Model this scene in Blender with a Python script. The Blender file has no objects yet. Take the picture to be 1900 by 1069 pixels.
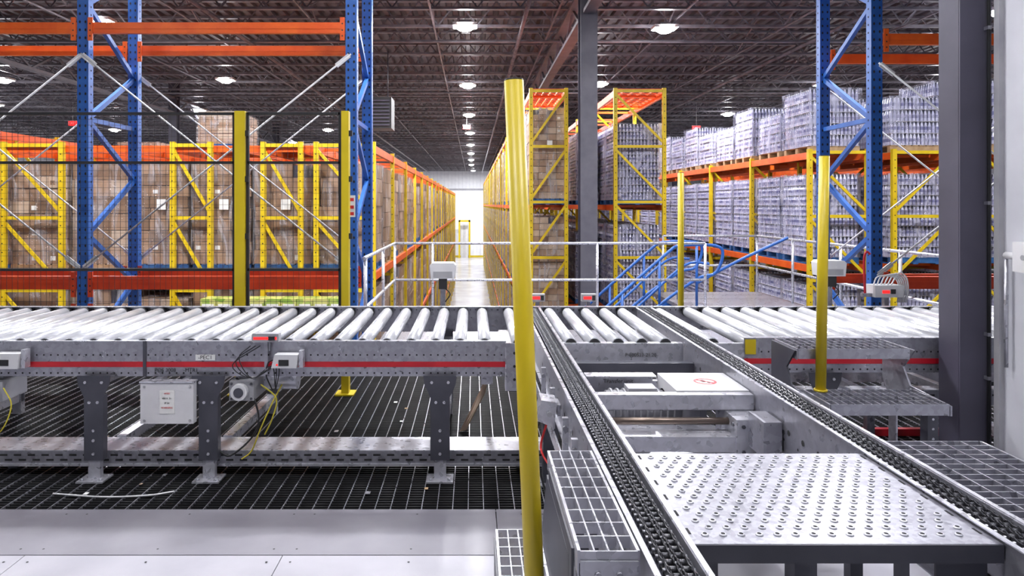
import bpy, math, random
from mathutils import Vector, Matrix
random.seed(7)
F=1267.0; VX=878.0; VY=380.0; ZO=7.3   # focal length (px), principal point, camera height above warehouse floor
FL=-7.3; MZ=-1.66                      # warehouse floor / mezzanine level relative to eye height
def pt(px,py,Y): return ((px-VX)*Y/F, Y, (VY-py)*Y/F)
S=bpy.context.scene
# ---------------------------------------------------------------- materials
def mat(name,c1,c2=None,rough=.5,metal=0,scale=8,bump=0,coat=0,kind='noise',stretch=(1,1,1),emit=0,spec=.5,detail=4,rr=None,lo=.35,hi=.65):
    m=bpy.data.materials.new(name); m.use_nodes=True; nt=m.node_tree; b=nt.nodes['Principled BSDF']
    b.inputs['Base Color'].default_value=(*c1,1); b.inputs['Roughness'].default_value=rough
    b.inputs['Metallic'].default_value=metal; b.inputs['Coat Weight'].default_value=coat
    b.inputs['Coat Roughness'].default_value=.15
    b.inputs['Specular IOR Level'].default_value=spec
    if emit:
        b.inputs['Emission Color'].default_value=(*c1,1); b.inputs['Emission Strength'].default_value=emit
    if not c2 and not bump: return m
    tc=nt.nodes.new('ShaderNodeTexCoord'); mp=nt.nodes.new('ShaderNodeMapping'); mp.inputs['Scale'].default_value=stretch
    nt.links.new(tc.outputs['Object'],mp.inputs[0])
    if kind=='voronoi':
        n=nt.nodes.new('ShaderNodeTexVoronoi'); n.inputs['Scale'].default_value=scale; out=n.outputs['Color']
        sep=nt.nodes.new('ShaderNodeSeparateColor'); nt.links.new(out,sep.inputs[0]); out=sep.outputs[0]
    else:
        n=nt.nodes.new('ShaderNodeTexNoise'); n.inputs['Scale'].default_value=scale; n.inputs['Detail'].default_value=detail; out=n.outputs['Fac']
    nt.links.new(mp.outputs[0],n.inputs['Vector'])
    if c2:
        r=nt.nodes.new('ShaderNodeValToRGB'); r.color_ramp.elements[0].color=(*c1,1); r.color_ramp.elements[1].color=(*c2,1)
        if kind!='voronoi':
            r.color_ramp.elements[0].position=lo; r.color_ramp.elements[1].position=hi
        nt.links.new(out,r.inputs[0]); nt.links.new(r.outputs[0],b.inputs['Base Color'])
    if rr:
        q=nt.nodes.new('ShaderNodeMapRange'); q.inputs['To Min'].default_value=rr[0]; q.inputs['To Max'].default_value=rr[1]
        nt.links.new(out,q.inputs['Value']); nt.links.new(q.outputs[0],b.inputs['Roughness'])
    if bump:
        bn=nt.nodes.new('ShaderNodeBump'); bn.inputs['Strength'].default_value=bump; bn.inputs['Distance'].default_value=.02
        nt.links.new(out,bn.inputs['Height']); nt.links.new(bn.outputs[0],b.inputs['Normal'])
    return m
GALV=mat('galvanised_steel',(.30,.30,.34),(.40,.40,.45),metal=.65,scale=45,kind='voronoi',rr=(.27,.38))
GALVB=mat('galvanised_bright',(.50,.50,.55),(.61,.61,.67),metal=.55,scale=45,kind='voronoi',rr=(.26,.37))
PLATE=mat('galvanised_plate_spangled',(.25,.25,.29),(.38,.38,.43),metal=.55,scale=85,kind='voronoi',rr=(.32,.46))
ROLL=mat('roller_zinc',(.72,.73,.78),(.86,.87,.92),rough=.24,metal=.4,scale=6,stretch=(4,1,4))
DKG=mat('grey_painted_steel',(.045,.046,.062),(.065,.066,.085),rough=.42,scale=5)
BLK=mat('black_steel',(.012,.012,.014),(.02,.02,.022),rough=.5,scale=5)
HOLE=mat('hole_shadow_black',(.015,.015,.017),rough=.9)
RUB=mat('chain_steel',(.05,.05,.06),(.10,.10,.11),rough=.32,metal=.7,scale=40)
YEL=mat('yellow_paint',(.56,.42,.006),(.62,.47,.01),rough=.4,scale=3)
YEL2=mat('rack_yellow',(.62,.42,.005),(.74,.53,.012),rough=.45,scale=6)
BLUE=mat('rack_blue',(.012,.08,.33),(.022,.12,.43),rough=.4,scale=5)
ORG=mat('rack_orange',(.74,.09,.006),(.84,.135,.012),rough=.42,scale=5)
ORG2=mat('rack_red_orange',(.54,.036,.007),(.70,.06,.01),rough=.42,scale=5)
RED=mat('red_stripe',(.44,.006,.018),(.54,.015,.025),rough=.4,scale=5)
REDL=mat('red_lamp',(1,.02,.02),emit=1.2)
WHT=mat('white_plastic',(.62,.62,.64),(.7,.7,.72),rough=.35,scale=5)
WPNT=mat('white_wall_panel',(.58,.59,.64),(.66,.67,.72),rough=.6,scale=3)
WFAR=mat('white_wall_far',(.80,.81,.85),(.86,.87,.9),rough=.5,scale=3)
COL=mat('column_slate',(.045,.042,.066),(.062,.058,.088),rough=.55,scale=3)
GIRD=mat('girder_primer',(.09,.088,.11),(.13,.125,.15),rough=.55,scale=3)
CONC=mat('polished_concrete',(.46,.45,.48),(.66,.65,.68),rough=.18,scale=.6)
DECK=mat('deck_panel_grey',(.19,.182,.215),(.25,.242,.275),rough=.45,scale=2.5,detail=8)
DECK2=mat('deck_panel_light',(.35,.345,.39),(.42,.415,.46),rough=.42,scale=2.5,detail=8)
CEIL=mat('roof_deck',(.055,.048,.06),(.11,.10,.12),rough=.6,scale=1)
JOIST=mat('joist_primer',(.11,.102,.12),(.20,.19,.215),rough=.4,scale=3)
CARD=[mat('cardboard_%s'%k,c,d,rough=.5,scale=2,stretch=(1,1,2.5)) for k,c,d in
      (('tan',(.31,.185,.11),(.38,.245,.155)),('kraft',(.18,.10,.055),(.25,.15,.085)),('pale',(.43,.31,.22),(.52,.40,.30)),('brown',(.24,.14,.08),(.31,.19,.115)))]
BOT=mat('bottle_clear_plastic',(.34,.34,.50),(.62,.62,.78),rough=.12,scale=9,coat=.8)
BLAB=mat('bottle_label',(.13,.13,.28),(.36,.35,.50),rough=.3,scale=4,lo=.42,hi=.58)
BCAP=mat('bottle_cap',(.75,.75,.82),rough=.3)
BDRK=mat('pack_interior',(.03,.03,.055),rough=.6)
TSH=mat('tier_sheet',(.50,.48,.52),(.58,.56,.6),rough=.6)
WOOD=mat('pallet_wood',(.35,.22,.11),(.48,.33,.19),rough=.7,scale=10,stretch=(1,8,1))
BWOOD=mat('pallet_blue',(.02,.09,.28),(.04,.16,.40),rough=.6,scale=10)
PAPER=mat('label_paper',(.8,.8,.78),rough=.6)
GRN=mat('carton_print_green',(.22,.38,.05),(.65,.6,.2),rough=.5,scale=9,kind='voronoi')
LENS=mat('lamp_lens',(1,.98,1),emit=60); LENS.cycles.emission_sampling='NONE'
INK=mat('ink_black',(.03,.03,.03),rough=.7); INKR=mat('ink_red',(.6,.02,.02),rough=.6)
YCAB=mat('cable_yellow',(.62,.52,.04),rough=.5)
GREY=mat('motor_grey',(.30,.30,.33),(.38,.38,.40),rough=.5,scale=5)
# stretch film: mostly see-through with glossy haze
def film(name,hi,base):
    FILM=bpy.data.materials.new(name); FILM.use_nodes=True; nt=FILM.node_tree; pb=nt.nodes['Principled BSDF']; out=nt.nodes['Material Output']
    pb.inputs['Base Color'].default_value=(*base,1); pb.inputs['Roughness'].default_value=.1
    tr=nt.nodes.new('ShaderNodeBsdfTransparent'); mx=nt.nodes.new('ShaderNodeMixShader'); nz_=nt.nodes.new('ShaderNodeTexNoise'); tc=nt.nodes.new('ShaderNodeTexCoord'); mp=nt.nodes.new('ShaderNodeMapping')
    mp.inputs['Scale'].default_value=(4,4,1.0); nz_.inputs['Scale'].default_value=1.4; nz_.inputs['Detail'].default_value=5; nz_.inputs['Distortion'].default_value=1.2
    mr=nt.nodes.new('ShaderNodeMapRange'); mr.inputs['From Min'].default_value=.46; mr.inputs['From Max'].default_value=.68; mr.inputs['To Min'].default_value=.05; mr.inputs['To Max'].default_value=hi
    bn=nt.nodes.new('ShaderNodeBump'); bn.inputs['Strength'].default_value=1; bn.inputs['Distance'].default_value=.09
    L=nt.links.new; L(tc.outputs['Object'],mp.inputs[0]);L(mp.outputs[0],nz_.inputs[0]);L(nz_.outputs[0],mr.inputs[0]);L(mr.outputs[0],mx.inputs[0]);L(tr.outputs[0],mx.inputs[1]);L(pb.outputs[0],mx.inputs[2]);L(mx.outputs[0],out.inputs[0]);L(nz_.outputs[0],bn.inputs['Height']);L(bn.outputs[0],pb.inputs['Normal'])
    return FILM
FILM=film('stretch_film',.5,(.62,.60,.64)); FILMB=film('stretch_film_blue',.55,(.72,.72,.9))
# ---------------------------------------------------------------- mesh builder
class MB:
    def __init__(s): s.v=[];s.f=[];s.mi=[];s.sm=[];s.mats=[]
    def _m(s,m):
        if m not in s.mats: s.mats.append(m)
        return s.mats.index(m)
    def add(s,vs,fs,m,smooth=False):
        o=len(s.v); s.v+= [tuple(v) for v in vs]; k=s._m(m)
        for i,f in enumerate(fs):
            s.f.append([o+j for j in f]); s.mi.append(k); s.sm.append(smooth[i] if isinstance(smooth,list) else smooth)
    def box(s,x0,x1,y0,y1,z0,z1,m):
        s.add([(x0,y0,z0),(x1,y0,z0),(x1,y1,z0),(x0,y1,z0),(x0,y0,z1),(x1,y0,z1),(x1,y1,z1),(x0,y1,z1)],
              [(0,3,2,1),(4,5,6,7),(0,1,5,4),(1,2,6,5),(2,3,7,6),(3,0,4,7)],m)
    def beam(s,p0,p1,w,h,m):
        p0=Vector(p0);p1=Vector(p1);d=(p1-p0).normalized(); up=Vector((0,0,1)) if abs(d.z)<.95 else Vector((0,1,0))
        a=d.cross(up).normalized(); b=a.cross(d).normalized(); a*=w/2;b*=h/2
        vs=[p0-a-b,p0+a-b,p0+a+b,p0-a+b,p1-a-b,p1+a-b,p1+a+b,p1-a+b]
        s.add(vs,[(3,2,1,0),(4,5,6,7),(0,1,5,4),(1,2,6,5),(2,3,7,6),(3,0,4,7)],m)
    def cyl(s,p0,p1,r,m,n=12,r2=None,caps=True):
        p0=Vector(p0);p1=Vector(p1);d=(p1-p0).normalized(); up=Vector((0,0,1)) if abs(d.z)<.95 else Vector((0,1,0))
        a=d.cross(up).normalized(); b=a.cross(d).normalized(); r2=r if r2 is None else r2
        c=[(math.cos(2*math.pi*i/n),math.sin(2*math.pi*i/n)) for i in range(n)]
        vs=[p0+(a*x+b*y)*r for x,y in c]+[p1+(a*x+b*y)*r2 for x,y in c]
        fs=[(i,(i+1)%n,n+(i+1)%n,n+i) for i in range(n)]; sm=[True]*n
        if caps: fs+=[tuple(range(n))[::-1],tuple(range(n,2*n))]; sm+=[False,False]
        s.add(vs,fs,m,sm)
    def prism(s,poly,vec,m):
        n=len(poly);vec=Vector(vec);vs=[Vector(p) for p in poly];vs+= [p+vec for p in vs]
        s.add(vs,[tuple(range(n)),tuple(range(n,2*n))[::-1]]+[(i,n+i,n+(i+1)%n,(i+1)%n) for i in range(n)],m)
    def disc(s,c,r,m,axis='y',n=8,rz=None):
        rz=rz or r; cx,cy,cz=c; vs=[]
        for i in range(n):
            a=2*math.pi*(i+.5)/n
            if axis=='y': vs.append((cx+r*math.cos(a),cy,cz+rz*math.sin(a)))
            elif axis=='z': vs.append((cx+r*math.cos(a),cy+rz*math.sin(a),cz))
            else: vs.append((cx,cy+r*math.cos(a),cz+rz*math.sin(a)))
        s.add(vs,[tuple(range(n))],m)
    def tube(s,pts,r,m,n=8,sub=5):
        P=[Vector(p) for p in pts];P=[P[0]*2-P[1]]+P+[P[-1]*2-P[-2]];q=[]
        for i in range(1,len(P)-2):
            for k in range(sub):
                t=k/sub;a,b,c,d=P[i-1:i+3]
                q.append(.5*((2*b)+(c-a)*t+(2*a-5*b+4*c-d)*t*t+(3*b-a-3*c+d)*t**3))
        q.append(P[-2])
        for a,b in zip(q,q[1:]):
            if (b-a).length>1e-5: s.cyl(a,b,r,m,n,caps=False)
    def pipe(s,pts,r,m,n=10):
        for a,b in zip(pts,pts[1:]): s.cyl(a,b,r,m,n)
    def mesh(s,name,off=(0,0,0)):
        me=bpy.data.meshes.new(name); me.from_pydata([(x-off[0],y-off[1],z-off[2]) for x,y,z in s.v],[],s.f)
        for m in s.mats: me.materials.append(m)
        me.polygons.foreach_set('material_index',s.mi); me.polygons.foreach_set('use_smooth',s.sm); me.update(); return me
    def done(s,name,bevel=0):
        xs=[v[0] for v in s.v];ys=[v[1] for v in s.v];zs=[v[2] for v in s.v]
        o=((min(xs)+max(xs))/2,(min(ys)+max(ys))/2,min(zs))
        ob=bpy.data.objects.new(name,s.mesh(name,o)); S.collection.objects.link(ob); ob.location=(o[0],o[1],o[2]+ZO)
        if bevel:
            b=ob.modifiers.new('bevel','BEVEL');b.width=bevel;b.segments=2;b.limit_method='ANGLE'
        return ob
def text(body,size,loc,parent,m=INK,rot=(math.pi/2,0,0),name='lettering'):
    c=bpy.data.curves.new(name,'FONT');c.body=body;c.size=size;c.extrude=.0003;c.align_x='CENTER';c.align_y='CENTER';c.materials.append(m)
    o=bpy.data.objects.new(name,c);S.collection.objects.link(o);o.rotation_euler=rot
    o.parent=parent;o.location=Vector((loc[0],loc[1],loc[2]+ZO))-parent.location
    return o
# ---------------------------------------------------------------- room shell
b=MB(); b.box(-30,35,-10,95,FL-.2,FL,CONC); b.done('floor')
b=MB(); b.box(-30,35,95,95.3,FL,5.6,WFAR)
for i in range(130): b.box(-30+i*.5,-29.97+i*.5,94.96,95,FL,5.4,WPNT)
b.box(-30,35,94.93,95,2.0,2.25,GREY)
b.box(-30,35,94.9,95,FL,FL+.25,YEL); b.done('wall_back')
b=MB(); b.box(-30.3,-30,-10,95.3,FL,5.6,WPNT)
for i in range(50): b.box(-30,-29.95,-9+i*2.1,-8.9+i*2.1,FL,5.4,WPNT)
b.done('wall_left')
b=MB(); b.box(35,35.3,-10,95.3,FL,5.6,WPNT)
for i in range(50): b.box(34.95,35,-9+i*2.1,-8.9+i*2.1,FL,5.4,WPNT)
b.done('wall_right')
# corrugated roof deck
b=MB(); x=-30.0; prof=[]
while x<35: prof+=[(x,5.3),(x+.14,5.3),(x+.17,5.38),(x+.29,5.38)]; x+=.32
vs=[(a,-10,z) for a,z in prof]+[(a,95,z) for a,z in prof]; n=len(prof)
b.add(vs,[(i,n+i,n+i+1,i+1) for i in range(n-1)],CEIL); b.box(-30.3,35.3,-10,95.3,5.42,5.6,CEIL); b.done('ceiling')
# bar joists across the hall
b=MB(); y=-8.0
while y<94:
    X0,X1=-29.9,34.9
    b.box(X0,X1,y-.06,y+.06,5.23,5.29,JOIST); b.box(X0,X1,y-.06,y-.015,4.57,4.63,JOIST); b.box(X0,X1,y+.015,y+.06,4.57,4.63,JOIST)
    if y>9:
        x=X0;st=.5;k=0
        while x<X1-st:
            za,zb=(5.24,4.62) if k%2 else (4.62,5.24)
            p=Vector((x,y,za));q=Vector((x+st,y,zb)); w=.022
            b.add([p+Vector((-w,-w,0)),p+Vector((w,-w,0)),p+Vector((0,w,0)),q+Vector((-w,-w,0)),q+Vector((w,-w,0)),q+Vector((0,w,0))],
                  [(0,1,4,3),(1,2,5,4),(2,0,3,5)],JOIST)
            x+=st;k+=1
    y+=1.6
for X in range(-28,35,3):
    b.box(X-.02,X+.02,-9,94,4.55,4.58,JOIST)
    y=9.6
    while y<60: b.beam((X,y,4.6),(X,y+1.6,5.24),.03,.03,JOIST); b.beam((X,y,5.24),(X,y+1.6,4.6),.03,.03,JOIST); y+=3.2
b.done('roof_bar_joists')
# girders along the hall + columns
for X in (-12.7,2.33,17.4):
    b=MB(); b.box(X-.12,X+.12,-8,94,4.48,4.55,GIRD); b.box(X-.12,X+.12,-8,94,3.85,3.93,GIRD)
    y=-8;k=0
    while y<93:
        b.beam((X,y,3.92 if k%2 else 4.55),(X,y+1.2,4.55 if k%2 else 3.92),.06,.06,GIRD); y+=1.2;k+=1
    b.done('roof_girder_truss')
    for Y in (13.9,29,44,59,74,89):
        c=MB(); w=.17
        c.box(X-w,X+w,Y-.17,Y-.15,FL,5.2,GIRD if Y<14 else COL);c.box(X-w,X+w,Y+.15,Y+.17,FL,5.2,COL);c.box(X-.012,X+.012,Y-.15,Y+.15,FL,5.2,COL)
        c.box(X-.3,X+.3,Y-.3,Y+.3,FL,FL+.03,COL)
        c.done('steel_column')
# sprinkler / conduit pipes
b=MB()
for Y in (18.5,27,35.5,43,51,60): b.cyl((-29,Y,4.42),(34,Y,4.42),.04,JOIST,8)
for X in (-6,1.2,9): b.cyl((X,9,4.35),(X,93,4.35),.05,JOIST,8)
b.done('sprinkler_pipes')
# ---------------------------------------------------------------- high bay lamps
b=MB()
b.box(-.3,.3,-.2,.2,0,.05,WHT); b.prism([(-.3,-.2,.05),(.3,-.2,.05),(.3,.2,.05),(-.3,.2,.05)],(0,0,.02),WHT)
b.box(-.12,.12,-.12,.12,.07,.14,GREY); b.cyl((0,0,.14),(0,0,.6),.01,GREY,6); b.cyl((0,0,-.09),(0,0,0),.14,LENS,18,.27); b.box(-.27,.27,-.17,.17,-.012,0,LENS)
LM=b.mesh('high_bay_light')
lamps=[(-8.9,16.3),(-8.7,24),(-8.5,40),(-8.5,56),(-12.75,31.7),(-12.7,48),(-16.5,24),(-21,40),(-21,30),(4.77,17),(4.6,24.8),(12.8,25),(12.3,33),(12.5,49),(17,25),(17,41),
 (24,33),(12,15.5),(-8,70),(7,62),(-9,86),(0,88),(8,86)]+[(-.2,16.8+8.3*i) for i in range(8)]+[(-9,8.2),(-4.5,8.2),(-.2,8.6),(4.7,8.6),(9.5,8.6),(-6,.8),(-1.5,.8),(2,1.2),(-.2,4.8)]
for X,Y in lamps:
    o=bpy.data.objects.new('high_bay_light',LM);S.collection.objects.link(o);o.location=(X,Y,4.38+ZO)
    l=bpy.data.lights.new('lamp','AREA');l.shape='RECTANGLE';l.size=.54;l.size_y=.34;l.color=(.96,.965,1)
    l.energy=1200 if Y>80 else 530 if Y>10 else (350 if Y>8 else 110)  # lamps by the end wall are added, and stronger, to brighten the far end
    lo=bpy.data.objects.new('lamp',l);S.collection.objects.link(lo);lo.parent=o;lo.location=(0,0,-.10)
    if Y>10:
        l=bpy.data.lights.new('lamp_glow','POINT');l.shadow_soft_size=.1;l.energy=60;l.color=(.97,.96,1)
        lo=bpy.data.objects.new('lamp_glow',l);S.collection.objects.link(lo);lo.parent=o;lo.location=(0,0,-.22)
# exit signs
for p in ((866,236,34),(1292,238,30),(135,229,30)):
    X,Y,Z=pt(*p); b=MB(); b.box(X-.18,X+.18,Y-.03,Y+.03,Z-.1,Z+.1,REDL); b.cyl((X,Y,Z+.1),(X,Y,4.5),.012,GREY,6); b.box(X-.2,X+.2,Y-.02,Y+.035,Z+.1,Z+.12,GREY)
    e=b.done('exit_sign'); text('EXIT',.17,(X,Y-.035,Z),e,WHT)
# unit heater
b=MB(); b.box(-3.45,-2.35,19.6,20.4,2.2,3.1,BLK)
for i in range(8): b.box(-3.4,-2.4,19.56,19.6,2.27+i*.1,2.31+i*.1,COL)
for X in (-3.3,-2.5): b.cyl((X,20,3.1),(X,20,4.5),.015,DKG,6)
b.done('unit_heater')
# ---------------------------------------------------------------- pallet loads
def pallet(b,w,d,W):
    for i in range(7): b.box(-w/2+i*w/7+.01,-w/2+(i+1)*w/7-.02,-d/2,d/2,.12,.14,W)
    for yy in (-d/2+.05,0,d/2-.05): b.box(-w/2,w/2,yy-.045,yy+.045,.02,.12,W)
    for i in range(3): b.box(-w/2+i*(w-.1)/2,-w/2+i*(w-.1)/2+.1,-d/2,d/2,0,.02,W)
def wrap(b,w,d,h,F_,lo=.02,hi=.045):
    per=[]; m=6
    for i in range(m): per.append((-w/2+w*i/m,-d/2,0,-1))
    for i in range(m): per.append((w/2,-d/2+d*i/m,1,0))
    for i in range(m): per.append((w/2-w*i/m,d/2,0,1))
    for i in range(m): per.append((-w/2,d/2-d*i/m,-1,0))
    R=9; N=len(per); vs=[]
    for k in range(R+1):
        z=.13+(h+.03)*k/R
        for x,y,nx_,ny_ in per:
            q=random.uniform(lo,hi); vs.append((x*(1+.02/w)+nx_*q,y*(1+.02/d)+ny_*q,z))
    fs=[(k*N+i,k*N+(i+1)%N,(k+1)*N+(i+1)%N,(k+1)*N+i) for k in range(R) for i in range(N)]
    b.add(vs,fs,F_,True); b.add(vs[-N:],[tuple(range(N))],F_)
def load(name,mats,w,d,h,nx,ny,nz,blue=False,lab=True):
    b=MB(); pallet(b,w,d,BWOOD if blue else WOOD)
    ux,uy,uz=w/nx,d/ny,h/nz
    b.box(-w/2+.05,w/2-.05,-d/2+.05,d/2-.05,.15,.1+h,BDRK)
    for k in range(nz):
        sx,sy=random.uniform(-.012,.012),random.uniform(-.012,.012)
        for i in range(nx):
            for j in range(ny):
                if 0<i<nx-1 and 0<j<ny-1 and k<nz-1: continue
                if k==nz-1 and random.random()<.1: continue
                g=.008; e=random.uniform(0,.008); x0=-w/2+i*ux+g+sx-e; x1=-w/2+(i+1)*ux-g+sx+e; y0=-d/2+j*uy+g+sy-e; z0=.14+k*uz+.005; z1=.14+(k+1)*uz-.005
                b.box(x0,x1,y0,-d/2+(j+1)*uy-g+sy,z0,z1,random.choice(mats))
                if j==0 and random.random()<.3: b.box(x0+.03,x0+.11,y0-.002,y0,z0+uz*.25,z0+uz*.6,random.choice((PAPER,CARD[1])))
    wrap(b,w,d,h,FILM)
    if lab: b.box(-.02,.13,-d/2-.06,-d/2-.055,h*.62,h*.62+.18,PAPER)
    return b.mesh(name)
def bottles(name,w,d,h,nz,blue=False):
    b=MB(); pallet(b,w,d,BWOOD if blue else WOOD); uz=h/nz; nx=int(w/.072); ny=int(d/.072)
    for k in range(nz):
        z=.14+k*uz; r=.033; sx,sy=random.uniform(-.01,.01),random.uniform(-.01,.01)
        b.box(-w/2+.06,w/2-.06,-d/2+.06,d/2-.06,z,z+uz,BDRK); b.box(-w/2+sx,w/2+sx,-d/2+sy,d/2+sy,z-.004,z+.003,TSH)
        ps=[(i,j) for i in range(nx) for j in range(ny) if i in(0,nx-1) or j in(0,ny-1) or (k==nz-1 and random.random()<.5)]
        for i,j in ps:
            x=-w/2+w*(i+.5)/nx+sx; y=-d/2+d*(j+.5)/ny+sy
            b.cyl((x,y,z+.003),(x,y,z+uz*.28),r,BOT,6,caps=False); b.cyl((x,y,z+uz*.28),(x,y,z+uz*.55),r,BLAB,6,caps=False)
            b.cyl((x,y,z+uz*.55),(x,y,z+uz*.88),r,BOT,6,.014,caps=False); b.cyl((x,y,z+uz*.88),(x,y,z+uz*.97),.014,BCAP,5)
    wrap(b,w,d,h,FILMB,.012,.035); return b.mesh(name)
CL=[load('pallet_load_cartons',CARD if k%2 else [CARD[0],CARD[1],CARD[3]],.92,1.1,1.72,3,3,9-k,k%2==0,k!=1) for k in range(4)]+[load('pallet_load_cartons',[CARD[0],CARD[2]],.9,1.1,1.55,2,3,6,True)]
CT=[load('pallet_load_cartons',[CARD[0],CARD[2],CARD[2],CARD[3]],1.0,1.15,2.05,4,3,14,True) for k in range(2)]
SL=[bottles('pallet_load_shrinkwrapped_bottles',.98,1.1,1.6,8,True) for k in range(2)]
ST=[bottles('pallet_load_shrinkwrapped_bottles',1.0,1.15,2.05,10,True) for k in range(1)]
SS=[bottles('pallet_load_shrinkwrapped_bottles',.98,1.05,hh,nn) for hh,nn in ((.8,4),(.95,5),(1.1,5))]
def put(ms,x,y,z,kind):
    o=bpy.data.objects.new(kind,random.choice(ms));S.collection.objects.link(o);o.location=(x,y,z+ZO)
    o.rotation_euler=(0,0,random.choice((0,math.pi))+random.uniform(-.02,.02)); return o
SB='pallet_load_shrinkwrapped_bottles'
# ---------------------------------------------------------------- yellow racks
def rack(x0,x1,ys,levels,top,dirn=1,roof=False,bot=FL):
    b=MB(); w=.04
    for yi,y in enumerate(ys):
        for x in (x0,x1):
            b.box(x-w,x+w,y-.05,y+.03,bot,top+.06,YEL2); b.box(x-.08,x+.08,y-.09,y+.07,bot,bot+.01,YEL2)
            if yi<2:
                z=bot+.2
                while z<top:
                    b.disc((x,y-.052,z),.012,HOLE,n=6); z+=.15
        z=top; 
        while z>bot+1.2:
            b.box(x0,x1,y-.03,y+.01,z-.03,z+.03,YEL2)
            a,c=(x0,x1) if dirn>0 else (x1,x0)
            b.beam((a,y-.01,z-1.15),(c,y-.01,z-.06),.035,.05,YEL2); z-=1.22
    for z in levels:
        for x in (x0,x1): b.box(x-.03,x+.03,ys[0],ys[-1],z-.13,z,ORG)
        for ya,yb in zip(ys,ys[1:]):
            b.box(x0,x1,ya+.55,ya+.6,z-.06,z-.005,ORG)
            b.box(x0,x1,yb-.6,yb-.55,z-.06,z-.005,ORG)
    if roof:
        for i in range(6):
            xx=x0+(x1-x0)*i/5; b.box(xx-.02,xx+.02,ys[0],ys[0]+2.6,top-.02,top+.02,ORG)
        for i in range(9): b.box(x0,x1,ys[0]+.3*i,ys[0]+.3*i+.03,top+.02,top+.05,ORG)
    return b.done('pallet_rack')
YA=[11.5+2.7*i for i in range(20)]
LV=[1.0,-1.15,-3.3,-5.4]
rack(-2.64,-1.68,YA,LV,1.0,-1)
for x0,x1 in ((-3.53,-2.9),(-5.05,-4.42),(-7.9,-6.92)): rack(x0,x1,YA[:5],LV,1.0,-1)
rack(-9.6,-8.7,[8.9+2.7*i for i in range(12)],[1.05+.3,-1.15,-3.3],1.35,-1)
b=MB()  # orange cross beams carrying pallets between the left frames
for z in LV:
    for yy in (11.52,12.9,14.2): b.box(-8.7,-2.6,yy,yy+.05,z-.11,z-.002,ORG)
    for xx in (-6.4,-5.9,-3.95): b.box(xx,xx+.06,11.5,22,z-.11,z-.002,ORG)
b.done('pallet_rack_beams')
for i in range(19):
    for z in (-1.15,-3.3,-5.4,FL):
        for k in (0,1):
            if random.random()<.95: put(CL,-2.16,YA[i]+.72+1.27*k,z,'pallet_load_cartons')
for X in (-8.4,-7.4,-6.35,-5.35,-4.3,-3.24):
    for z in (-1.15,-3.3):
        for k in range(3): put(CL[:4] if z==-1.15 else CL,X,12.2+1.3*k,z,'pallet_load_cartons').scale=(1.07,1,1)
for X,Y,s in ((-4.4,12.3,.36),(-3.1,13,.07),(-7.6,16,.25)): put([CL[4]],X,Y,1.0,'pallet_load_cartons').scale=(.75 if s>.3 else 1,1,s)
# bright printed cartons low on the left
b=MB()
for i in range(9): 
    x=-4.4+i*.26; b.box(x,x+.25,11.0,11.35,-1.75,-1.52,GRN); b.box(x+.03,x+.22,10.995,11,-1.68,-1.6,PAPER)
b.box(-4.6,-1.95,10.95,11.4,-1.9,-1.75,WOOD)
b.box(-4.55,-4.45,11.0,11.35,FL,-1.9,YEL2);b.box(-2.1,-2.0,11.0,11.35,FL,-1.9,YEL2)
b.done('printed_cartons_on_shelf')
# centre racks
YC=[15+2.75*i for i in range(26)]
rack(1.27,2.04,YC,[2.5,0,-2.42,-4.85],2.5,1,True)
rack(3.12,4.19,YC[:10],[2.5,0,-2.42,-4.85],2.5,-1,True)
for i in range(25):
    for z in (0,-2.42,-4.85,FL):
        for k in (0,1):
            if z==0 and i>0 and random.random()<.25: continue
            put(CT,1.66,YC[i]+.72+1.3*k,z,'pallet_load_cartons').scale=(.78,1,.98)
for i in range(9):
    for z in (0,-2.42,-4.85):
        for k in (0,1): put(ST,3.65,YC[i]+.72+1.3*k,z,SB).scale=(1,1,.82 if z==0 else .9)
for z in (-4.85,-2.42,0):
    put(ST,2.78,17.3,z,SB).scale=(.55,1,.8)
b=MB()
for z in (0,-2.42,-4.85):
    for yy in (15.9,16.6,17.6): b.box(2.08,3.08,yy,yy+.06,z-.1,z-.002,ORG)
b.done('pallet_rack_beams')
# right block
YR=[13+2.7*i for i in range(22)]
rack(6.4,7.5,YR,LV,1.0,-1); rack(8.0,9.1,YR[:6],LV,1.0,1); rack(9.7,10.8,YR[:6],LV,1.0,-1); rack(11.4,12.5,YR[:6],LV,1.0,-1)
for i in range(21):
    for k in (0,1):
        for z in (1.0,-1.15,-3.3,-5.4):
            if z==1.0: put(SS,6.98,YR[i]+.72+1.27*k,z,SB)
            else: put(SL,6.95,YR[i]+.72+1.27*k,z,SB)
for X,s in ((8.55,1.15),(10.25,1.3),(11.95,1.3)):
    for k in range(4):
        for z in (1.0,-1.15,-3.3):
            o=put(SS if z==1 else SL,X,13.75+1.3*k,z,SB)
            if z==1: o.scale=(1,1,s)
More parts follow.
